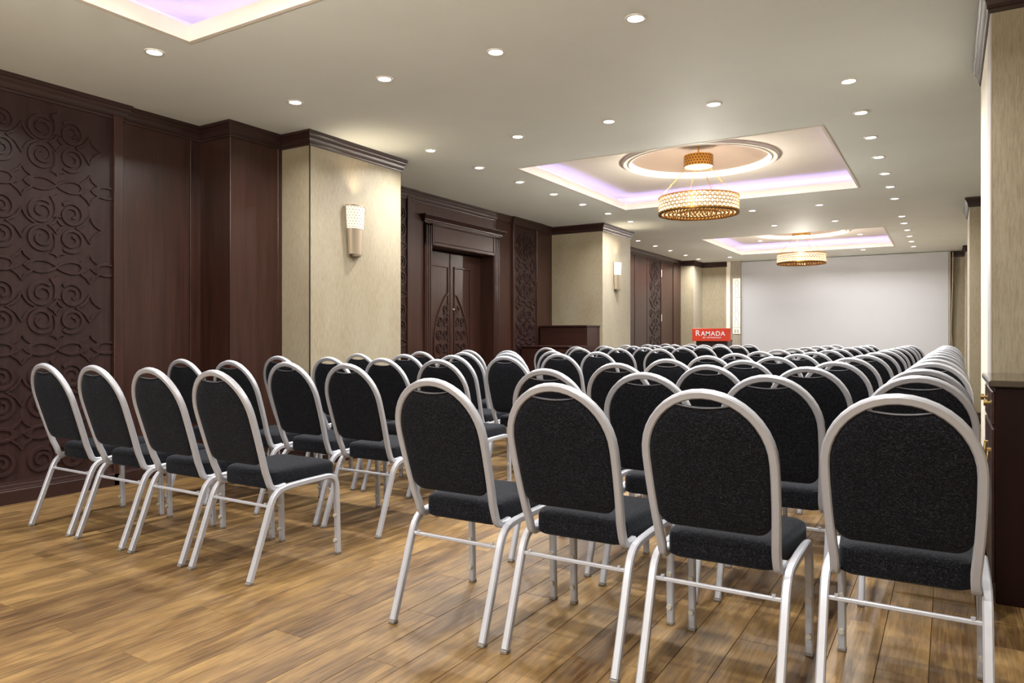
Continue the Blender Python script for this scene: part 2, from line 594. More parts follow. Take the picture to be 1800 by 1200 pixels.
def motif_scroll(c=(0, 0), fu=1, fv=1, n=44):
    pts = []
    for i in range(n + 1):
        t = i / n
        a = math.radians(-48 - 575 * t)
        r = 0.087 - 0.064 * t ** 1.35
        pts.append((c[0] + fu * r * math.cos(a), c[1] + fv * r * math.sin(a)))
    return pts
def lens(c, hl=0.098, hh=0.032, n=12):
    up = [(c[0] - hl + 2 * hl * i / n, c[1] + hh * math.sin(PI * i / n) ** 0.8) for i in range(n + 1)]
    lo = [(c[0] + hl - 2 * hl * i / n, c[1] - hh * math.sin(PI * i / n) ** 0.8) for i in range(1, n)]
    return up + lo
def cdiamond(c, s, n=5):
    cor = [(c[0], c[1] + s), (c[0] + s * 0.95, c[1]), (c[0], c[1] - s), (c[0] - s * 0.95, c[1])]
    out = []
    for k in range(4):
        a, b = cor[k], cor[(k + 1) % 4]
        for i in range(n):
            t = i / n
            x, y = a[0] + (b[0] - a[0]) * t, a[1] + (b[1] - a[1]) * t
            q = 0.22 * math.sin(PI * t)
            out.append((x + (c[0] - x) * q, y + (c[1] - y) * q))
    return out
def vase(c):
    h = [(0, 0.105), (0.022, 0.07), (0.06, 0.042), (0.066, 0.022), (0.055, 0.006), (0.035, 0.0), (0.055, -0.006), (0.066, -0.022), (0.06, -0.042), (0.022, -0.07), (0, -0.105)]
    return [(c[0] + x, c[1] + y) for x, y in h] + [(c[0] - x, c[1] + y) for x, y in h[-2:0:-1]]
def stem(c, fv):
    pr = [(0.0, -0.232), (0.014, -0.212), (0.02, -0.214), (0.034, -0.205), (0.05, -0.208), (0.036, -0.18), (0.022, -0.155), (0.016, -0.11), (0.02, -0.08), (0.03, -0.055), (0.0, -0.062)]
    return [(c[0] + x, c[1] + fv * y) for x, y in pr] + [(c[0] - x, c[1] + fv * y) for x, y in pr[-2:0:-1]]
def solid(m, pts, h=0.012, ch=0.003):
    n = len(pts)
    cx_, cy_ = sum(p[0] for p in pts) / n, sum(p[1] for p in pts) / n
    v = [(x, y, 0) for x, y in pts]
    for x, y in pts:
        l = math.hypot(cx_ - x, cy_ - y) or 1
        v.append((x + (cx_ - x) / l * ch * 0.7, y + (cy_ - y) / l * ch * 0.7, h))
    m.add(v, [(i, (i + 1) % n, n + (i + 1) % n, n + i) for i in range(n)] + [tuple(n + i for i in range(n))])
SW = lambda t: 0.030 - 0.010 * t
TU, TV = 0.46, 0.585
def relief_meshes():
    d = {}
    for nm, fu, fv in (('a', 1, 1), ('b', -1, 1), ('c', 1, -1), ('d', -1, -1)):
        m = MB(); ribbon(m, motif_scroll((0, 0), fu, fv), SW); d['scroll' + nm] = m
    m = MB(); ribbon(m, lens((0, 0), 0.108, 0.042), 0.022, closed=True); d['leaf'] = m
    m = MB(); ribbon(m, cdiamond((0, 0), 0.056), 0.020, closed=True); d['diamond'] = m
    m = MB(); ribbon(m, cdiamond((0, 0), 0.10), 0.022, closed=True); d['star'] = m
    m = MB(); ribbon(m, vase((0, 0)), 0.020, closed=True); d['vase'] = m
    m = MB(); solid(m, stem((0, 0), 1)); d['stem1'] = m
    m = MB(); solid(m, stem((0, 0), -1)); d['stem-1'] = m
    return d
def tile_items():
    """(kind, u, v) of one tile around the small diamond"""
    it = [('diamond', 0, 0), ('star', TU / 2, 0), ('vase', TU / 2, -TV / 2), ('leaf', -0.106, -TV / 2), ('leaf', 0.106, -TV / 2), ('stem1', 0, 0), ('stem-1', 0, 0)]
    it += [('scrolla', -0.102, -0.0925), ('scrollb', 0.102, -0.0925), ('scrollc', -0.102, 0.0925), ('scrolld', 0.102, 0.0925)]
    return it
EXT = {'scroll': (0.1, 0.1), 'leaf': (0.1, 0.04), 'diamond': (0.05, 0.05), 'star': (0.09, 0.09), 'vase': (0.07, 0.11), 'stem': (0.05, 0.235)}
RM = relief_meshes()
# left wall: u runs along +y, v along z, out along +x
RELIEF_M = Matrix(((0, 0, 1, 0), (1, 0, 0, 0), (0, 1, 0, 0), (0, 0, 0, 1)))
def to_wall(m):
    o = MB(); o.v = [(p[2], p[0], p[1]) for p in m.v]; o.f = m.f; o.sm = m.sm
    return o
RMESH = {k: to_wall(m).mesh('relief_' + k, M['carve']) for k, m in RM.items()}
def relief_list(y0, y1, z0, z1, yc, zc, ymax_over=0.05):
    out = []
    for j in range(-8, 9):
        for k in range(-8, 9):
            for kind, u, v in tile_items():
                y, z = yc + j * TU + u, zc + k * TV + v
                e = next(q for n_, q in EXT.items() if kind.startswith(n_))
                sv = z
                if kind.startswith('stem'): sv = z - (0.145 if kind == 'stem1' else -0.145); e = (0.05, 0.09)
                if y - e[0] < y0 or y + e[0] > y1 + ymax_over or sv - e[1] < z0 or sv + e[1] > z1: continue
                out.append((kind, y, z))
    return out
cp = link('carved_panel', MB().box(-5.475, -5.468, 1.40, 3.117, 0.14, 2.80).mesh('carved_panel', M['carve']), wl)
cp['label'] = 'carved scrollwork panel'
for kind, y, z in relief_list(1.40, 3.12, 0.165, 2.83, 2.718, 2.516, 0.052):
    nm = ''.join(c for c in kind if c.isalpha())
    nm = 'scroll' if nm.startswith('scroll') else {'leaf': 'leaf_ring', 'diamond': 'diamond_ring', 'star': 'star_ring', 'vase': 'vase_ring', 'stem': 'fleur'}[nm]
    link(nm, RMESH[kind], cp, (-5.4685, y, z))
def joined_relief(x, y0, y1, z0, z1, yc, zc, parent):
    m = MB()
    for kind, y, z in relief_list(y0, y1, z0, z1, yc, zc, 0.0):
        s_ = RM[kind]
        m.add([(p[2] + x, p[0] + y, p[1] + z) for p in s_.v], s_.f)
    return tag(m.build('carved_relief', M['carve'], parent), 'carved scrollwork', kind='stuff')
joined_relief(-5.6255, 5.75, 6.84, 0.15, 2.80, 6.60, 2.516, wl)
joined_relief(-5.6205, 9.32, 10.02, 0.15, 2.80, 9.66, 2.516, wl)
joined_relief(-5.5305, 14.79, 15.56, 0.15, 2.80, 15.17, 2.516, wl)


# mouldings
def moulding(path, prof, m=None):
    """path: (x,y) with the room on the right of travel; prof: (out, z)"""
    m = m or MB()
    n = len(path)
    nor = []
    for i in range(n - 1):
        dx, dy = path[i + 1][0] - path[i][0], path[i + 1][1] - path[i][1]
        l = math.hypot(dx, dy)
        nor.append((dy / l, -dx / l))
    k = len(prof)
    v = []
    for i in range(n):
        if i == 0: off = nor[0]
        elif i == n - 1: off = nor[-1]
        else:
            a, b = nor[i - 1], nor[i]
            d = 1 + a[0] * b[0] + a[1] * b[1]
            off = ((a[0] + b[0]) / d, (a[1] + b[1]) / d)
        for o_, z in prof: v.append((path[i][0] + off[0] * o_, path[i][1] + off[1] * o_, z))
    f = [(i * k + j, i * k + (j + 1) % k, (i + 1) * k + (j + 1) % k, (i + 1) * k + j) for i in range(n - 1) for j in range(k)]
    f += [tuple(range(k)), tuple((n - 1) * k + j for j in range(k))[::-1]]
    return m.add(v, f)
CROWN = [(-0.02, -0.125), (0.012, -0.125), (0.014, -0.108), (0.020, -0.104), (0.020, -0.086), (0.026, -0.066), (0.036, -0.046), (0.040, -0.034), (0.046, -0.030), (0.050, -0.022), (0.050, -0.0005), (-0.02, -0.0005)]
CROWN = [(a, CH + z) for a, z in CROWN]
LEFT = [(-5.47, -4.0), (-5.47, 3.21), (-5.50, 3.21), (-5.50, 3.905), (-5.11, 3.905), (-5.11, 4.445), (-4.755, 4.445), (-4.755, 5.663), (-5.625, 5.663), (-5.625, 6.93),
        (-5.64, 6.93), (-5.64, 9.27), (-5.605, 9.27), (-5.605, 10.12), (-5.625, 10.12), (-5.625, 10.54), (-4.705, 10.54), (-4.705, 11.71), (-5.52, 11.71), (-5.52, 16.95),
        (-5.21, 16.95), (-5.21, 17.67), (-4.60, 17.67)]
tag(moulding(LEFT, CROWN).build('trim_1', M['crown']), 'dark stepped crown moulding along the panelled wall and pillars', kind='structure')
BASE = [(-0.01, 0), (0.035, 0), (0.035, 0.088), (0.028, 0.094), (0.028, 0.102), (0.020, 0.106), (0.018, 0.125), (0.008, 0.130), (0.006, 0.150), (-0.01, 0.150)]
bl = [(-5.47, -4.0), (-5.47, 3.21), (-5.50, 3.21), (-5.50, 3.905), (-5.11, 3.905), (-5.11, 4.445), (-4.755, 4.445), (-4.755, 5.663), (-5.625, 5.663), (-5.625, 6.93), (-5.64, 6.93), (-5.64, 7.16)]
tag(moulding(bl, BASE).build('baseboard_left', M['crown']), 'dark grooved baseboard under the carved wall', kind='structure')
tag(moulding([(-4.705, 10.56), (-4.705, 11.71), (-5.52, 11.71), (-5.52, 16.95), (-5.21, 16.95), (-5.21, 17.67), (-4.60, 17.67)], BASE).build('baseboard_far', M['crown']), 'dark baseboard toward the far end of the panelled wall', kind='structure')

# pillars
def pillar(b, label, corner=None):
    o = box('pillar', M['paper'], b, None, 0.002)
    tag(o, label, 'pillar', 'papered pillars', 'structure')
    return o
p1 = pillar((-5.93, -4.755, 4.445, 5.663, 0, CH), 'beige silk papered pillar beside the dark wood pier, bearing a sconce')
box('corner_trim', M['dark'], (-4.761, -4.7515, 4.4415, 4.451, 0.1, CH - 0.12), p1)
p2 = pillar((-5.93, -4.705, 10.54, 11.71, 0, CH), 'beige silk papered pillar behind the stepped cabinet, bearing a sconce')
p3 = pillar((-5.93, -5.21, 16.95, 17.97, 0, CH), 'narrow beige papered pilaster in the far corner by the lectern')
wbp = box('papered_panel', M['paper'], (-5.25, -4.62, 17.67, 17.96, 0, CH), wb, 0.002)
box('edge_strip', M['cream'], (-4.62, -4.53, 17.66, 17.96, 0, CH), wb, 0.002)
r1 = pillar((0.188, 0.97, 4.44, 5.69, 0, CH), 'beige papered pillar rising behind the granite-topped sideboard')
box('side_panel', M['cream'], (0.1845, 0.19, 4.72, 5.692, 0, CH - 0.12), r1)
box('corner_trim', M['greytrim'], (0.1835, 0.19, 4.4385, 4.718, 0, CH - 0.12), r1)
r2 = pillar((0.232, 0.97, 11.04, 12.2, 0, CH), 'beige papered pillar past the sideboard, seen edge on')
r3 = pillar((0.292, 0.97, 16.90, 17.97, 0, CH), 'beige papered pillar in the corner beside the screen')
for i, (x, y0, y1) in enumerate(((0.188, 4.44, 5.69), (0.232, 11.04, 12.2), (0.292, 16.90, 17.94))):
    pth = [(0.96, y1), (x, y1), (x, y0), (0.96, y0)] if i < 2 else [(x, y1), (x, y0), (0.96, y0)]
    tag(moulding(pth, CROWN).build('trim_%d' % (i + 2), M['crown']), 'dark crown moulding on ' + ['the pillar behind the sideboard', 'the pillar past the sideboard', 'the corner pillar beside the screen'][i], kind='structure')
    tag(moulding(pth, BASE).build('baseboard_pillar', M['crown']), 'dark baseboard around ' + ['the pillar behind the sideboard', 'the pillar past the sideboard', 'the corner pillar beside the screen'][i], kind='structure')
tag(moulding([(0.05, 17.95), (0.30, 17.95)], CROWN).build('trim_5', M['crown']), 'short dark crown moulding in the recess beside the screen', kind='structure')


# ------------------------------------------------------------------ double door in the panelled wall
d = empty('door_1', (-5.85, 8.03, 0))
tag(d, 'dark mahogany double door with carved pointed oval and crowned casing', kind='structure')
def dp(name, x0, x1, y0, y1, z0, z1, m_='wood', parent=d, c=0.003):
    m = MB(); m.bbox(x0 + 5.85, x1 + 5.85, y0 - 8.03, y1 - 8.03, z0, z1, c=c)
    return m.build(name, M[m_], parent)
for s in (-1, 1):
    lf = dp('leaf', -5.89, -5.85, 8.03 + (0.002 if s > 0 else -0.73), 8.03 + (0.73 if s > 0 else -0.002), 0.005, 2.27)
    def rel(y): return s * y
    def bar(y0, y1, z0, z1, t=0.014):
        a, b = sorted((s * y0, s * y1))
        m = MB(); m.bbox(-0.001, t, a, b, z0, z1, c=0.004)
        return m
    for nm, q in (('panel_moulding', (0.06, 0.085, 0.2, 2.08)), ('panel_moulding', (0.44, 0.465, 0.2, 2.08)), ('panel_moulding', (0.06, 0.465, 2.065, 2.09)), ('panel_moulding', (0.06, 0.465, 0.19, 0.215))):
        bar(*q).build(nm, M['wood'], lf)
    bar(0.0, 0.03, 0.005, 2.26, 0.010).build('meeting_stile', M['wood'], lf)
    # pointed oval
    arc = [(s * (0.075 + 0.32 * math.sin(PI * t / 30) ** 0.72), 0.30 + 1.42 * t / 30) for t in range(31)]
    m = MB(); ribbon(m, arc, 0.03, 0.016, 0.007)
    to_wall(m).build('oval_moulding', M['wood'], lf)
    m = MB()
    for vz in (0.46, 0.62, 0.80, 0.98, 1.16, 1.34, 1.50):
        for uy in (0.13, 0.27):
            half = 0.32 * math.sin(PI * (vz - 0.30) / 1.42) ** 0.72
            if uy + 0.06 > 0.075 + half: continue
            s_ = RM['scroll' + ('a' if (uy > 0.2) ^ (s > 0) else 'b')]
            m.add([(p[2] * 1.1, s * uy + p[0] * 0.74, vz + p[1] * 0.74) for p in s_.v], s_.f)
    tag(m.build('carved_relief', M['carve'], lf), 'carved scrollwork in the oval', kind='stuff')
    if s > 0:
        kn = MB(); kn.lathe([(0.001, 0.03), (0.010, 0.028), (0.014, 0.02), (0.014, 0.008), (0.008, 0.0)], 12)
        k2 = MB(); k2.v = [(p[2] + 0.01, p[0] + 0.022, p[1] + 1.50) for p in kn.v]; k2.f = kn.f; k2.sm = kn.sm
        k2.build('knob', M['hinge'], lf)
for y0, y1 in ((7.15, 7.296), (8.76, 8.90)):
    dp('casing', -5.64, -5.61, y0, y1, 0, 2.56)
    for k in range(3):
        a = y0 + 0.02 + k * 0.042
        dp('flute', -5.612, -5.60, a, a + 0.022, 0.12, 2.54, c=0.004)
dp('jamb', -5.92, -5.62, 7.27, 7.298, 0, 2.31); dp('jamb', -5.92, -5.62, 8.758, 8.785, 0, 2.31); dp('jamb', -5.92, -5.625, 7.27, 8.785, 2.285, 2.33)
dp('header', -5.64, -5.61, 7.15, 8.90, 2.285, 2.60)
dp('header_panel', -5.62, -5.604, 7.33, 8.72, 2.33, 2.545, c=0.008)
for (y0, y1, z0, z1) in ((7.30, 8.755, 2.29, 2.325), (7.30, 8.755, 2.545, 2.57), (7.29, 7.325, 2.29, 2.57), (8.725, 8.76, 2.29, 2.57)):
    dp('header_frame', -5.615, -5.595, y0, y1, z0, z1, c=0.004)
m = MB()
HC = [(-0.02, 2.57), (0.015, 2.57), (0.018, 2.585), (0.03, 2.59), (0.032, 2.605), (0.05, 2.625), (0.066, 2.64), (0.072, 2.645), (0.072, 2.66), (-0.02, 2.66)]
moulding([(-5.64 + 5.85, 7.14 - 8.03), (-5.61 + 5.85, 7.14 - 8.03), (-5.61 + 5.85, 8.91 - 8.03), (-5.64 + 5.85, 8.91 - 8.03)], HC, m)
m.build('header_crown', M['crown'], d)


# ------------------------------------------------------------------ white screen, decor strip, end recess
sc_ = empty('projection_screen', (-2.15, 17.80, 0))
tag(sc_, 'large plain white projection screen filling the end wall', 'screen')
m = MB(); m.bbox(-2.14, 2.15, -0.02, 0.02, 0.02, CH - 0.012, c=0.004); m.build('screen_surface', M['screen'], sc_)
m = MB(); m.bbox(2.152, 2.19, -0.03, 0.03, 0.02, CH - 0.012, c=0.004); m.build('side_frame', M['greywood'], sc_)
m = MB(); m.tube([(2.23, 0.0, CH - 0.03), (2.222, 0, 2.2), (2.205, 0, 1.5), (2.20, 0, 1.2), (2.215, 0, 0.9)], 0.012, seg=6); m.build('pull_cord', M['cable'], sc_)

dc = empty('decor_column', (-4.42, 17.74, 0))
tag(dc, 'narrow grey column with pale leaf-relief tiles beside the screen', 'decor column')
m = MB(); m.bbox(-0.125, 0.13, -0.02, 0.05, 0, CH - 0.002, c=0.004); m.build('column_body', M['greywood'], dc)
for z0, z1 in ((1.17, 1.315), (1.325, 2.045), (2.055, 2.515)):
    m = MB(); m.bbox(-0.055, 0.125, -0.034, -0.018, z0, z1, c=0.003); tl = m.build('tile', M['marble'], dc)
    m = MB()
    for s in (-1, 1):
        pts = [(0.035 + s * 0.032 + 0.02 * s * math.sin(t * 1.1), z0 + 0.03 + (z1 - z0 - 0.06) * t / 16) for t in range(17)]
        ribbon(m, pts, 0.014, 0.008, 0.004)
    o = MB(); o.v = [(p[0], -0.034 - p[2], p[1]) for p in m.v]; o.f = m.f; o.sm = m.sm
    o.build('leaf_relief', M['greytrim'], tl)


# ------------------------------------------------------------------ chandeliers
def chandelier(loc, label):
    t = empty('chandelier', loc)
    tag(t, label, 'chandelier', 'drum chandeliers')
    R, Z0, Z1 = 0.445, 2.535 - CH, 2.705 - CH
    m = MB(); m.lathe([(R - 0.012, Z0 + 0.008), (R - 0.012, Z1 - 0.008)], 64); m.build('shade_glow', M['shade'], t)
    m = MB()
    for z in (Z0, Z1): m.lathe([(R - 0.016, z - 0.007), (R + 0.004, z - 0.007), (R + 0.004, z + 0.007), (R - 0.016, z + 0.007), (R - 0.016, z - 0.007)], 64)
    m.build('rim', M['gold'], t)
    # pierced lattice of small rings around the drum
    m = MB()
    nr, rows = 50, 4
    for r in range(rows):
        for i in range(nr):
            a = 2 * PI * (i + 0.5 * (r % 2)) / nr
            zc = Z0 + 0.030 + r * (Z1 - Z0 - 0.060) / (rows - 1)
            ux, uy = -math.sin(a), math.cos(a)
            ox, oy = math.cos(a), math.sin(a)
            rr = 0.0265
            v, f = [], []
            for k in range(8):
                b = 2 * PI * k / 8
                for q in (rr, rr - 0.009):
                    v.append((ox * (R - 0.002) + ux * q * math.cos(b), oy * (R - 0.002) + uy * q * math.cos(b), zc + q * math.sin(b)))
            for k in range(8): f.append((2 * k, 2 * k + 1, (2 * k + 3) % 16, (2 * k + 2) % 16))
            m.add(v, f)
    tag(m.build('pierced_shade', M['gold'], t), 'pierced gold honeycomb drum', kind='stuff')
    m = MB(); m.disc(R - 0.014, Z0 + 0.02, 48); m.build('lower_diffuser', M['under'], t)
    m = MB(); m.disc(R - 0.014, Z1 - 0.012, 48, down=False); m.build('added_baffle', M['baffle'], t)  # added disc, holds back lamp light that would flood the tray and dome
    light('chandelier_lamp', 'POINT', t, (0, 0, (Z0 + Z1) / 2), P_CHAND, (1, 0.93, 0.83), shadow_soft_size=0.06)
    m = MB()
    for rr in (0.25, 0.44): m.lathe([(rr - 0.006, Z0 - 0.004), (rr + 0.006, Z0 - 0.004), (rr + 0.006, Z0 - 0.02), (rr - 0.006, Z0 - 0.02), (rr - 0.006, Z0 - 0.004)], 48)
    m.build('crystal_frame', M['dkgold'], t)
    m = MB()
    for rr in (0.05, 0.10, 0.15, 0.20, 0.29, 0.335, 0.38, 0.42):
        k = int(2 * PI * rr / 0.042)
        for i in range(k):
            a = 2 * PI * i / k
            x, y, z, q = rr * math.cos(a), rr * math.sin(a), Z0 - 0.006, 0.013
            m.add([(x + q, y, z), (x, y + q, z), (x - q, y, z), (x, y - q, z), (x, y, z + q), (x, y, z - q * 1.6)],
                  [(0, 1, 4), (1, 2, 4), (2, 3, 4), (3, 0, 4), (1, 0, 5), (2, 1, 5), (3, 2, 5), (0, 3, 5)])
    tag(m.build('crystal_beads', M['crystal'], t), 'hanging crystal beads', kind='stuff')
    # upper canopy drum, rod and chains
    U0, U1, UR = 3.055 - CH, 3.185 - CH, 0.16
    m = MB(); m.lathe([(UR, U0), (UR, U1), (UR - 0.004, U1)], 40); m.lathe([(UR - 0.004, U0), (UR - 0.004, U1 - 0.004), (0.01, U1 - 0.004)], 40)
    cn = m.build('canopy_drum', M['gold'], t)
    m = MB()
    for r in range(4):
        for i in range(30):
            a = 2 * PI * (i + 0.5 * (r % 2)) / 30
            zc = U0 + 0.02 + r * 0.03
            m.add([((UR + 0.002 + (0.003 if k == 4 else 0)) * math.cos(a + da), (UR + 0.002 + (0.003 if k == 4 else 0)) * math.sin(a + da), zc + dz)
                   for k, (da, dz) in enumerate(((0.07, 0), (0, 0.012), (-0.07, 0), (0, -0.012), (0, 0)))], [(0, 1, 4), (1, 2, 4), (2, 3, 4), (3, 0, 4)])
    tag(m.build('canopy_beads', M['dkgold'], cn), kind='stuff')
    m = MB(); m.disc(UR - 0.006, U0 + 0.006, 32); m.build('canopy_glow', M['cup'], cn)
    m = MB(); m.tube([(0, 0, U1 - 0.004), (0, 0, UZ - CH + 0.195)], 0.014, seg=8, up=(1, 0, 0)); m.lathe([(0.001, UZ - CH + 0.175), (0.05, UZ - CH + 0.18), (0.05, UZ - CH + 0.196)], 16)
    m.build('rod', M['gold'], t)
    for k in range(4):
        a = YAW + k * PI / 2 + 0.06
        p0 = Vector((UR * 0.8 * math.cos(a), UR * 0.8 * math.sin(a), U0)); p1_ = Vector(((R - 0.006) * math.cos(a), (R - 0.006) * math.sin(a), Z1 + 0.006))
        m = MB(); L_ = (p1_ - p0).length; dirv = (p1_ - p0).normalized(); nl = 12
        side = dirv.orthogonal().normalized(); side2 = dirv.cross(side)
        for i in range(nl):
            c_ = p0 + dirv * (L_ * (i + 0.5) / nl)
            sd = side if i % 2 else side2
            pts = [c_ + dirv * (L_ / nl * 0.62 * math.cos(b)) + sd * (0.007 * math.sin(b)) for b in [2 * PI * q / 8 for q in range(9)]]
            m.tube(pts, 0.004, seg=4, up=dirv.cross(sd), caps=False)
        m.build('chain', M['gold'], t)
    return t
TCX = (TX0 + TX1) / 2
for (y0, y1), nm in zip(TRAYS, ('gold crystal drum chandelier under the tray above the camera', 'gold pierced drum chandelier over the middle rows of chairs', 'small distant gold drum chandelier hanging before the white screen')):
    chandelier((TCX, (y0 + y1) / 2, CH), nm)


# ------------------------------------------------------------------ recessed downlights
m = MB(); m.lathe([(0.060, 0.0), (0.058, -0.004), (0.046, -0.006), (0.044, -0.002), (0.043, -0.001)], 24); RING = m.mesh('trim_ring', M['trimw'])
m = MB(); m.disc(0.044, -0.0015, 24); LENS = m.mesh('lens', M['lens'])
words_ = ['first', 'second', 'third', 'fourth', 'fifth', 'sixth', 'seventh', 'eighth', 'ninth', 'tenth', 'eleventh', 'twelfth', 'thirteenth']
def downlight(x, y, label, z=CH, power=1.0):
    t = empty('downlight', (x, y, z))
    tag(t, label, 'downlight', 'recessed ceiling downlights')
    link('trim_ring', RING, t); link('lens', LENS, t)
    light('downlight_lamp', 'AREA', t, (0, 0, -0.008), P_SPOT * power, shape='DISK', size=0.088, spread=math.radians(148))
for i, y in enumerate((5.53, 6.365, 7.21, 8.05, 8.91, 9.735, 10.61, 12.24, 13.02, 13.90, 14.80, 15.64, 16.56)):
    downlight(-0.597, y, 'downlight in the long line by the papered pillars, %s from the camera' % words_[i])
for i, y in enumerate((2.70, 3.84, 5.52, 6.36, 7.20, 8.045, 8.885, 9.745, 10.61)):
    downlight(-4.265, y, 'round downlight in the line beside the panelled wall, %s from the camera' % words_[i])
for i, y in enumerate((12.85, 13.775, 14.69, 15.72, 16.68)):
    downlight(-5.01, y, 'small downlight hugging the far panelled wall, %s past the second pillar' % words_[i])
for y, xs, nm in ((3.81, (-3.345, -2.43, -1.50), 'before the middle tray nearest the camera'), (5.54, (-3.30, -2.416, -1.54), 'along the near edge of the middle tray'),
                  (10.59, (-3.30, -2.40, -1.505), 'just past the middle tray'), (12.2, (-2.418, -1.51), 'just before the far tray'), (16.64, (-4.27, -2.44, -1.52), 'between far tray and screen')):
    for i, x in enumerate(xs): downlight(x, y, 'downlight in the row %s, %s from wood wall' % (nm, words_[i]))
downlight(-3.40, 15.72, 'round downlight inside the far tray on the wood wall side', UZ, 0.4)
downlight(-1.49, 15.72, 'round downlight inside the far tray on the pillar side', UZ, 0.4)
fill_spots = [(-0.6, 3.8), (-0.6, 2.7), (-4.26, 1.4), (-0.6, 1.4), (-4.26, 0.2), (-0.6, 0.2)] + [(x, y) for y in (-1.2, -2.0, -2.8, -3.5) for x in (-4.26, -3.3, -2.4, -1.5, -0.6)]  # unseen extra lamps, added to brighten the camera end and faces turned to it
xs_, ys_l = sorted({p[0] for p in fill_spots}), sorted({p[1] for p in fill_spots}, reverse=True)
for x, y in fill_spots:
    downlight(x, y, 'added fill downlight out of view, %s from the wood wall, %s row toward the rear' % (words_[xs_.index(x)], words_[ys_l.index(y)]))




# ------------------------------------------------------------------ wall sconces
def sconce(x, y, ribbed, label):
    t = empty('wall_sconce', (x, y, 1.90))
    tag(t, label, 'wall sconce', 'pillar sconces')
    def hw(z): return 0.082 + 0.030 * z / 0.45
    def shell(z0, z1, grow=0.0, n=18, rib=0):
        prof = []
        for z in [z0 + (z1 - z0) * k / 6 for k in range(7)]:
            r_ = []
            for i in range(n + 1):
                a = -PI / 2 + PI * i / n
                g = grow + (0.004 * math.cos(a * rib) if rib else 0)
                r_.append((0.012 + (0.075 + g) * math.cos(a) * (0.8 + 0.2 * z / 0.45), (hw(z) + g) * math.sin(a), z))
            prof.append(r_)
        q = MB()
        k = n + 1
        v = [p for r_ in prof for p in r_]
        q.add(v, [(i * k + j, i * k + j + 1, (i + 1) * k + j + 1, (i + 1) * k + j) for i in range(6) for j in range(n)], True)
        q.add(prof[0], [tuple(range(k))]); q.add(prof[-1], [tuple(range(k))])
        return q
    m = MB(); m.bbox(0, 0.014, -0.075, 0.075, -0.02, 0.44, c=0.004); m.build('back_plate', M['bronze'], t)
    shell(0.0, 0.235).build('metal_holder', M['bronze'], t)
    shell(0.235, 0.445, 0.002, 60 if ribbed else 18, 14 if ribbed else 0).build('glass_shade', M['sglass'], t)
    q = MB()
    if not ribbed:
        for r in range(8):
            for i in range(9):
                a = -PI / 2 + PI * (i + 0.5 + 0.5 * (r % 2)) / 10
                z = 0.25 + r * 0.026
                c_ = Vector((0.012 + 0.079 * math.cos(a) * (0.8 + 0.2 * z / 0.45), (hw(z) + 0.004) * math.sin(a), z))
                nrm = Vector((math.cos(a), math.sin(a), 0)); tg = Vector((-math.sin(a), math.cos(a), 0))
                g = 0.005
                q.add([c_ + tg * g, c_ + Vector((0, 0, g)), c_ - tg * g, c_ - Vector((0, 0, g)), c_ + nrm * 0.005], [(0, 1, 4), (1, 2, 4), (2, 3, 4), (3, 0, 4)])
        tag(q.build('crystal_studs', M['dkgold'], t), 'gold crystal studs', kind='stuff')
    shell(0.440, 0.452, 0.004).build('top_rim', M['bronze'], t)
    m = MB(); m.lathe([(0.045, -0.022), (0.05, -0.008), (0.05, 0.0)], 16, (0.03, 0)); m.disc(0.045, -0.022, 16, (0.03, 0)); m.build('bottom_cup', M['bronze'], t)
    light('sconce_lamp', 'SPOT', t, (0.07, 0, 0.50), 5.0, (1, 0.8, 0.56), spot_size=math.radians(110), spot_blend=0.8, shadow_soft_size=0.03).rotation_euler = (PI, 0.25, 0)
sconce(-4.755, 4.985, False, 'crystal and nickel wall sconce on the pillar beside the dark wood pier')
sconce(-4.705, 11.06, True, 'ribbed glass and nickel wall sconce on the pillar past the double door')


# ------------------------------------------------------------------ cabinets and lectern
c = empty('stepped_cabinet', (-5.15, 10.0, 0))
tag(c, 'stepped dark wood cabinet standing against the far pillar', 'cabinet')
def cb(name, x0, x1, y0, y1, z0, z1, m_='cab', parent=c, ch=0.004, o=(-5.15, 10.0)):
    q = MB(); q.bbox(x0 - o[0], x1 - o[0], y0 - o[1], y1 - o[1], z0, z1, c=ch)
    return q.build(name, M[m_], parent)
cb('upper_body', -5.585, -4.755, 10.07, 10.535, 0.0, 1.275)
cb('upper_top', -5.59, -4.748, 10.05, 10.537, 1.275, 1.30)
cb('lower_body', -5.585, -4.76, 9.47, 10.068, 0.06, 0.96)
cb('counter_top', -5.59, -4.75, 9.44, 10.068, 0.96, 0.985)
cb('plinth', -5.57, -4.78, 9.50, 10.06, 0.0, 0.06)
for k in range(2):
    a = -5.565 + k * 0.40
    dr = cb('door', a, a + 0.39, 9.45, 9.469, 0.08, 0.94)
    cb('door_panel', a + 0.06, a + 0.33, 9.443, 9.452, 0.16, 0.86, parent=dr, ch=0.006)

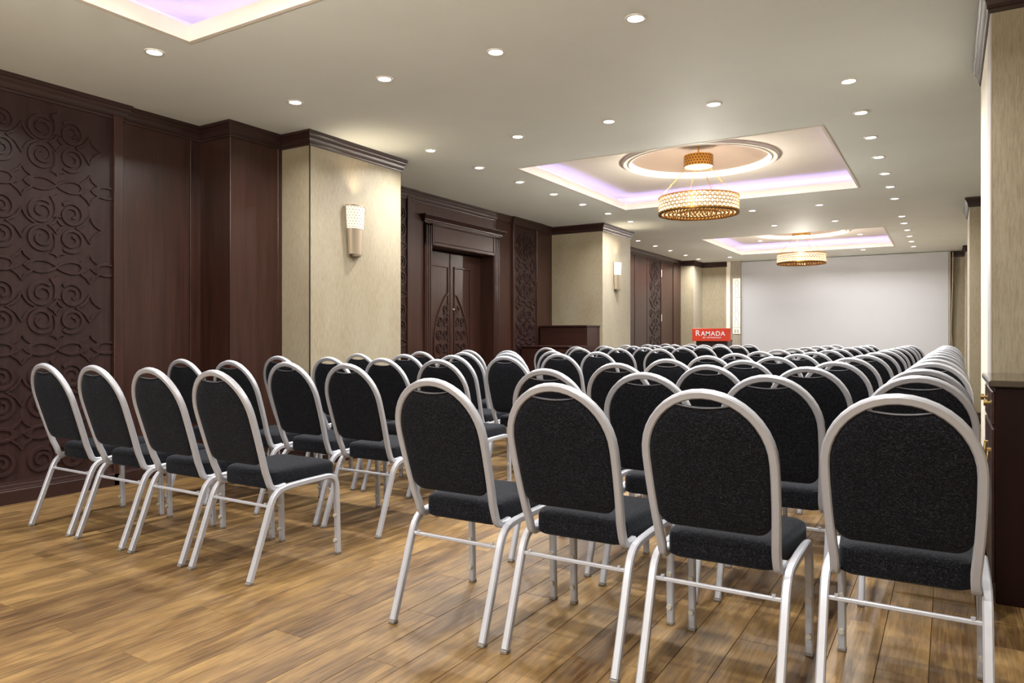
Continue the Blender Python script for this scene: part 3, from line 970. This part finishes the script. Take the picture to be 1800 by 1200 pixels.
sb = empty('sideboard', (0.5, 4.05, 0))
tag(sb, 'dark mahogany sideboard with granite top and brass handles against pillar', 'sideboard')
SO = (0.5, 4.05)
cb('body', 0.172, 0.94, 3.705, 4.43, 0.0, 0.925, 'cabdark', sb, 0.004, SO)
cb('granite_top', 0.148, 0.945, 3.685, 4.436, 0.925, 0.955, 'granite', sb, 0.006, SO)
for k in range(2):
    y0 = 3.73 + k * 0.345
    dw = cb('drawer', 0.160, 0.173, y0, y0 + 0.325, 0.76, 0.905, 'cab', sb, 0.004, SO)
    q = MB(); q.tube([(0.165 - SO[0], y0 + 0.16 - SO[1], 0.845), (0.148 - SO[0], y0 + 0.16 - SO[1], 0.845)], 0.013, seg=10, up=(0, 0, 1))
    q.tube([(0.150 - SO[0], y0 + 0.16 - SO[1], 0.845), (0.141 - SO[0], y0 + 0.16 - SO[1], 0.845), (0.136 - SO[0], y0 + 0.16 - SO[1], 0.845)], 0.03, seg=12, up=(0, 0, 1))
    q.build('drawer_knob', M['brass'], dw)
    dr = cb('door', 0.160, 0.173, y0, y0 + 0.325, 0.08, 0.745, 'cab', sb, 0.004, SO)
    yc = y0 + (0.27 if k == 0 else 0.055) - 0.14 * (k == 0)
    ring_ = [(0.152 - SO[0] - 0.010 * math.sin(PI * i / 20) , yc - SO[1] + 0.028 * math.sin(2 * PI * i / 20), 0.575 + 0.062 * math.cos(2 * PI * i / 20)) for i in range(21)]
    q = MB(); q.tube(ring_, 0.007, seg=6, up=(1, 0, 0), caps=False)
    q.tube([(0.162 - SO[0], yc - SO[1], 0.637), (0.146 - SO[0], yc - SO[1], 0.637)], 0.016, seg=8, up=(0, 0, 1))
    q.build('ring_handle', M['brass'], dr)

LY = 14.6
def at(px, py, Y):
    u = (px - 900) / FPX
    dx, dy = -CS + CC * u, CC + CS * u
    k = Y / dy
    return dx * k, CAMZ - (py - HZY) / FPX * k
lx0, lz1 = at(1217, 577, LY); lx1, lz0 = at(1284, 599.5, LY)
lc, lw = (lx0 + lx1) / 2, (lx1 - lx0)
le = empty('lectern', (lc, LY, 0))
tag(le, 'dark wood lectern with a red lettered front panel before the screen', 'lectern')
def lb(name, b, m_, ch=0.004, parent=le):
    q = MB(); q.bbox(*b, c=ch); return q.build(name, M[m_], parent)
bw = lw * 55 / 67 / 2
lb('body', (-bw, bw, 0.03, 0.42, 0.05, lz0 + 0.02), 'cab')
lb('base', (-bw - 0.03, bw + 0.03, 0.0, 0.46, 0.0, 0.05), 'cab')
lb('desk_top', (-bw, bw, 0.02, 0.44, lz0 - 0.001, lz0 + 0.025), 'cab')
lb('sign_frame', (-lw / 2, lw / 2, 0.0185, 0.03, lz0, lz1 - 0.004), 'cab')
sg = lb('sign_panel', (-lw / 2, lw / 2, -0.01, 0.018, lz0, lz1), 'red')
def text(s, size, x, z, parent, sx=1.0):
    cu = bpy.data.curves.new('lettering', 'FONT')
    cu.body = s; cu.size = size; cu.align_x = 'LEFT'; cu.extrude = 0.003; cu.space_character = 1.12; cu.offset = size * 0.006
    o = bpy.data.objects.new('lettering', cu); COL.objects.link(o)
    dg = bpy.context.evaluated_depsgraph_get(); dg.update()
    me = bpy.data.meshes.new_from_object(o.evaluated_get(dg)); me.materials.clear(); me.materials.append(M['letter'])
    bpy.data.objects.remove(o)
    wd = max(v.co.x for v in me.vertices) - min(v.co.x for v in me.vertices)
    mn = min(v.co.x for v in me.vertices)
    for v in me.vertices: v.co = Vector(((v.co.x - mn) * sx + x, -0.012 - v.co.z, v.co.y + z))
    link('lettering', me, parent)
    return wd * sx
lh = lz1 - lz0
x0 = -lw / 2 + lw * 0.10
wR = text('R', lh * 0.62, x0, lz0 + lh * 0.42, sg)
wA = text('AMADA', lh * 0.50, x0 + wR + lw * 0.018, lz0 + lh * 0.42, sg, 1.0)
text('BY WYNDHAM', lh * 0.155, -lw / 2 + lw * 0.29, lz0 + lh * 0.22, sg, 1.25)


# ------------------------------------------------------------------ banquet chairs
TW = 0.027
HX = 0.2135
def yb(z):                                   # rake of the back
    return 0.116 - 0.314 * (z - 0.479)
def chair_meshes():
    D = {}
    rear = [(0.0, 0.012), (0.03, 0.09), (0.063, 0.18), (0.095, 0.27), (0.114, 0.322), (0.124, 0.348), (0.137, 0.372), (0.155, 0.391), (0.175, 0.403)]
    front = [(0.478, 0.419), (0.505, 0.416), (0.527, 0.405), (0.541, 0.388), (0.548, 0.365), (0.551, 0.33), (0.555, 0.20), (0.560, 0.012)]
    for s, n in ((-1, 'l'), (1, 'r')):
        D['rear' + n] = MB().tube([(s * HX, y, z) for y, z in rear], TW).mesh('leg', M['silver'])
        D['front' + n] = MB().tube([(s * HX, y, z) for y, z in front], TW).mesh('leg', M['silver'])
        D['rail' + n] = MB().tube([(s * HX, y, z) for y, z in ((0.172, 0.4015), (0.20, 0.409), (0.24, 0.413), (0.34, 0.417), (0.482, 0.419))], TW).mesh('seat_rail', M['silver'])
        D['gr' + n] = MB().bbox(s * HX - 0.0145, s * HX + 0.0145, -0.0165, 0.0145, 0.0, 0.014, c=0.003).mesh('glide', M['glide'])
        D['gf' + n] = MB().bbox(s * HX - 0.0145, s * HX + 0.0145, 0.545, 0.575, 0.0, 0.014, c=0.003).mesh('glide', M['glide'])
        for z, w_ in ((0.075, 'a'), (0.205, 'b')):
            q = MB(); q.tube([(s * HX, 0.545, z), (s * HX, 0.536, z), (s * HX, 0.534, z)], 0.020, seg=10, up=(1, 0, 0))
            D['bump' + w_ + n] = q.mesh('bumper', M['bumper'])
    # arched back tube, its ends curling forward on to the rails
    side = [(0.188, 0.225, 0.4145), (0.188, 0.19, 0.410), (0.1875, 0.166, 0.410), (0.187, 0.150, 0.416), (0.186, 0.139, 0.428), (0.1855, 0.132, 0.446), (0.1855, 0.125, 0.465)]
    def halfw(z): return 0.185 + 0.014 * math.sin(min(1, (z - 0.46) / 0.29) * PI / 2)
    for z in (0.50, 0.55, 0.60, 0.65, 0.70, 0.74): side.append((halfw(z), yb(z), z))
    arch = []
    for i in range(21):
        a = PI * i / 20
        z = 0.765 + 0.206 * math.sin(a)
        arch.append((0.199 * math.cos(a), yb(z), z))
    path = side + arch + [(-x, y, z) for x, y, z in side[::-1]]
    # keep the tube square to the back plane
    m = MB(); m.tube(path, TW, TW, up=(0, 0.954, 0.30)); D['frame'] = m.mesh('back_frame', M['silver'])
    # back pad
    def inner(z):
        if z <= 0.765: return halfw(z) - 0.012
        return max(0.0, 0.187 * math.sqrt(max(0, 1 - ((z - 0.765) / 0.194) ** 2)))
    out = []
    zb, cr = 0.528, 0.05
    for i in range(9):                       # right lower corner then up
        a = -PI / 2 + (PI / 2) * i / 8
        out.append((inner(zb + cr) - cr + cr * math.cos(a), zb + cr + cr * math.sin(a)))
    for z in (0.62, 0.66, 0.70, 0.74, 0.765): out.append((inner(z), z))
    for i in range(1, 12):
        a = i / 12 * math.acos(0.086 / 0.187)
        out.append((0.187 * math.cos(a), 0.765 + 0.194 * math.sin(a)))
    ze = 0.765 + 0.194 * math.sqrt(1 - (0.086 / 0.187) ** 2)
    for i in range(0, 6):
        x = 0.086 * (1 - i / 5)
        out.append((x, 0.929 + (ze - 0.929) * (x / 0.086) ** 2))
    full = out + [(-x, z) for x, z in out[::-1] if x > 1e-4]
    cxz = (0, 0.735)
    def ringp(inset, off):
        r_ = []
        for x, z in full:
            dx, dz = cxz[0] - x, cxz[1] - z
            l = math.hypot(dx, dz)
            x2, z2 = x + dx / l * inset, z + dz / l * inset
            r_.append((x2, yb(z2) + off * 0.954, z2 + off * 0.30))
        return r_
    m = MB(); m.loft([ringp(0.12, -0.0185), ringp(0.06, -0.0175), ringp(0.022, -0.0155), ringp(0.008, -0.012), ringp(0.001, -0.005), ringp(0.001, 0.006), ringp(0.008, 0.014), ringp(0.03, 0.022), ringp(0.07, 0.027), ringp(0.12, 0.029)])
    D['pad'] = m.mesh('backrest', M['fabric'])
    pp = [(0.086 - 0.172 * i / 14, 0) for i in range(15)]
    m = MB(); m.tube([(x, yb(0.94) - 0.009, 0.927 + (ze - 0.927) * (x / 0.086) ** 2) for x, _ in pp], 0.005, seg=6, up=(0, 1, 0)); D['piping'] = m.mesh('piping', M['piping'])
    # seat
    def outline(inset):
        p = []
        y0, y1 = 0.166 + inset, 0.556 - inset
        w0, w1 = 0.181 - inset, 0.210 - inset
        r0, r1 = 0.035, 0.045
        for cx_, cy_, r, a0 in ((w0 - r0, y0 + r0, r0, -90), (w1 - r1, y1 - r1, r1, 0), (-(w1 - r1), y1 - r1, r1, 90), (-(w0 - r0), y0 + r0, r0, 180)):
            for i in range(7):
                a = math.radians(a0 + 90 * i / 6)
                p.append((cx_ + r * math.cos(a), cy_ + r * math.sin(a)))
        # bowed rear edge: the middle of the back hangs a little further back
        return [(x, y - (0.026 * (1 - (x / 0.19) ** 2) if y < 0.22 else -0.008 * (1 - (x / 0.21) ** 2) if y > 0.5 else 0)) for x, y in p]
    def lay(inset, z, dome=0):
        return [(x, y, z) for x, y in outline(inset)]
    m = MB(); m.loft([lay(0.012, 0.402), lay(0.002, 0.408), lay(0.0, 0.43), lay(0.0, 0.468), lay(0.004, 0.482), lay(0.014, 0.491), lay(0.035, 0.497), lay(0.075, 0.501), lay(0.12, 0.503)])
    D['seat'] = m.mesh('seat', M['fabric'])
    m = MB(); zs = 0.334; ys_ = 0.1185
    m.tube([(-HX + 0.008, ys_, zs), (HX - 0.008, ys_, zs)], 0.013, up=(0, 1, 0))
    for s in (-1, 1): m.tube([(s * (HX - 0.035), ys_, zs + 0.004), (s * (HX - 0.035), ys_, zs + 0.014)], 0.012, seg=8, up=(1, 0, 0), smooth=False)
    D['stretcher'] = m.mesh('stretcher', M['silver'])
    return D
CD = chair_meshes()
def chair(x, y, rz, label, group, fine):
    t = empty('banquet_chair', (x, y, 0), rz)
    tag(t, label, 'chair', group)
    link('seat', CD['seat'], t)
    bk = link('backrest', CD['pad'], t)
    link('back_frame', CD['frame'], t)
    link('stretcher', CD['stretcher'], t)
    for n in 'lr':
        a = link('leg', CD['rear' + n], t); b = link('leg', CD['front' + n], t)
        link('seat_rail', CD['rail' + n], t)
        if fine:
            link('glide', CD['gr' + n], a); link('glide', CD['gf' + n], b); link('bumper', CD['bumpa' + n], b); link('bumper', CD['bumpb' + n], b)
    if fine: link('piping', CD['piping'], bk)
    return t
rowname = ['front row', 'second row', 'third row', 'fourth row', 'fifth row', 'sixth row', 'seventh row', 'eighth row', 'ninth row', 'tenth row', 'eleventh row', 'twelfth row', 'last row']
lX = [-4.507, -3.99, -3.472, -2.963]
lY = [2.205, 3.08, 3.94, 4.82, 5.68, 6.53, None, 8.28, 9.18, 10.08, 11.0, 11.95, 12.88]
lcol = ['by the panelled wall', 'second from the panelled wall', 'second from the aisle', 'on the aisle']
rj = random.Random(3)
n_ = 0
for k, y in enumerate(lY):
    if y is None: continue
    rn = 'row nearest the camera' if k == 0 else rowname[n_] + ' from the camera' if n_ < 11 else 'row farthest from the camera'
    n_ += 1
    for c_, x in enumerate(lX):
        if c_ == 0 and k > 6: x += 0.03
        j = 0.0 if k == 0 else 1.0
        chair(x + j * rj.uniform(-.012, .012), y + j * rj.uniform(-.02, .02), j * rj.uniform(-.02, .02),
              'charcoal chair, wood-wall block, %s, %s' % (rn, lcol[c_]), 'chairs beside the panelled wall', k < 6)
rX0 = [-1.684, -1.158, -0.640, -0.118]
rX1 = [-1.60, -1.09, -0.53, -0.02]
rY = [2.21 + 0.892 * k for k in range(13)]
rYo = {(0, 0): 2.215, (0, 1): 2.215, (0, 2): 2.205, (0, 3): 2.31, (1, 0): 3.12, (1, 1): 3.04, (1, 2): 3.12, (1, 3): 3.38, (2, 3): 4.05, (2, 2): 4.02, (3, 3): 5.02, (4, 3): 5.75, (3, 0): 4.85, (4, 0): 5.77, (5, 0): 6.63}
rcol = ['on the aisle', 'second from the aisle', 'third from the aisle', 'farthest from the aisle']
for k in range(13):
    rn = 'row nearest the camera' if k == 0 else rowname[k] + ' from the camera' if k < 12 else 'row farthest from the camera'
    for c_ in range(4):
        x = rX0[c_] + (rX1[c_] - rX0[c_]) * k / 12
        y = rYo.get((k, c_), rY[k] + rj.uniform(-.02, .02))
        j = 0.0 if k == 0 else 1.0
        chair(x + j * rj.uniform(-.01, .01), y, j * rj.uniform(-.015, .015),
              'charcoal chair, pillar-side block, %s, %s' % (rn, rcol[c_]), 'chairs between aisle and pillars', k < 7)
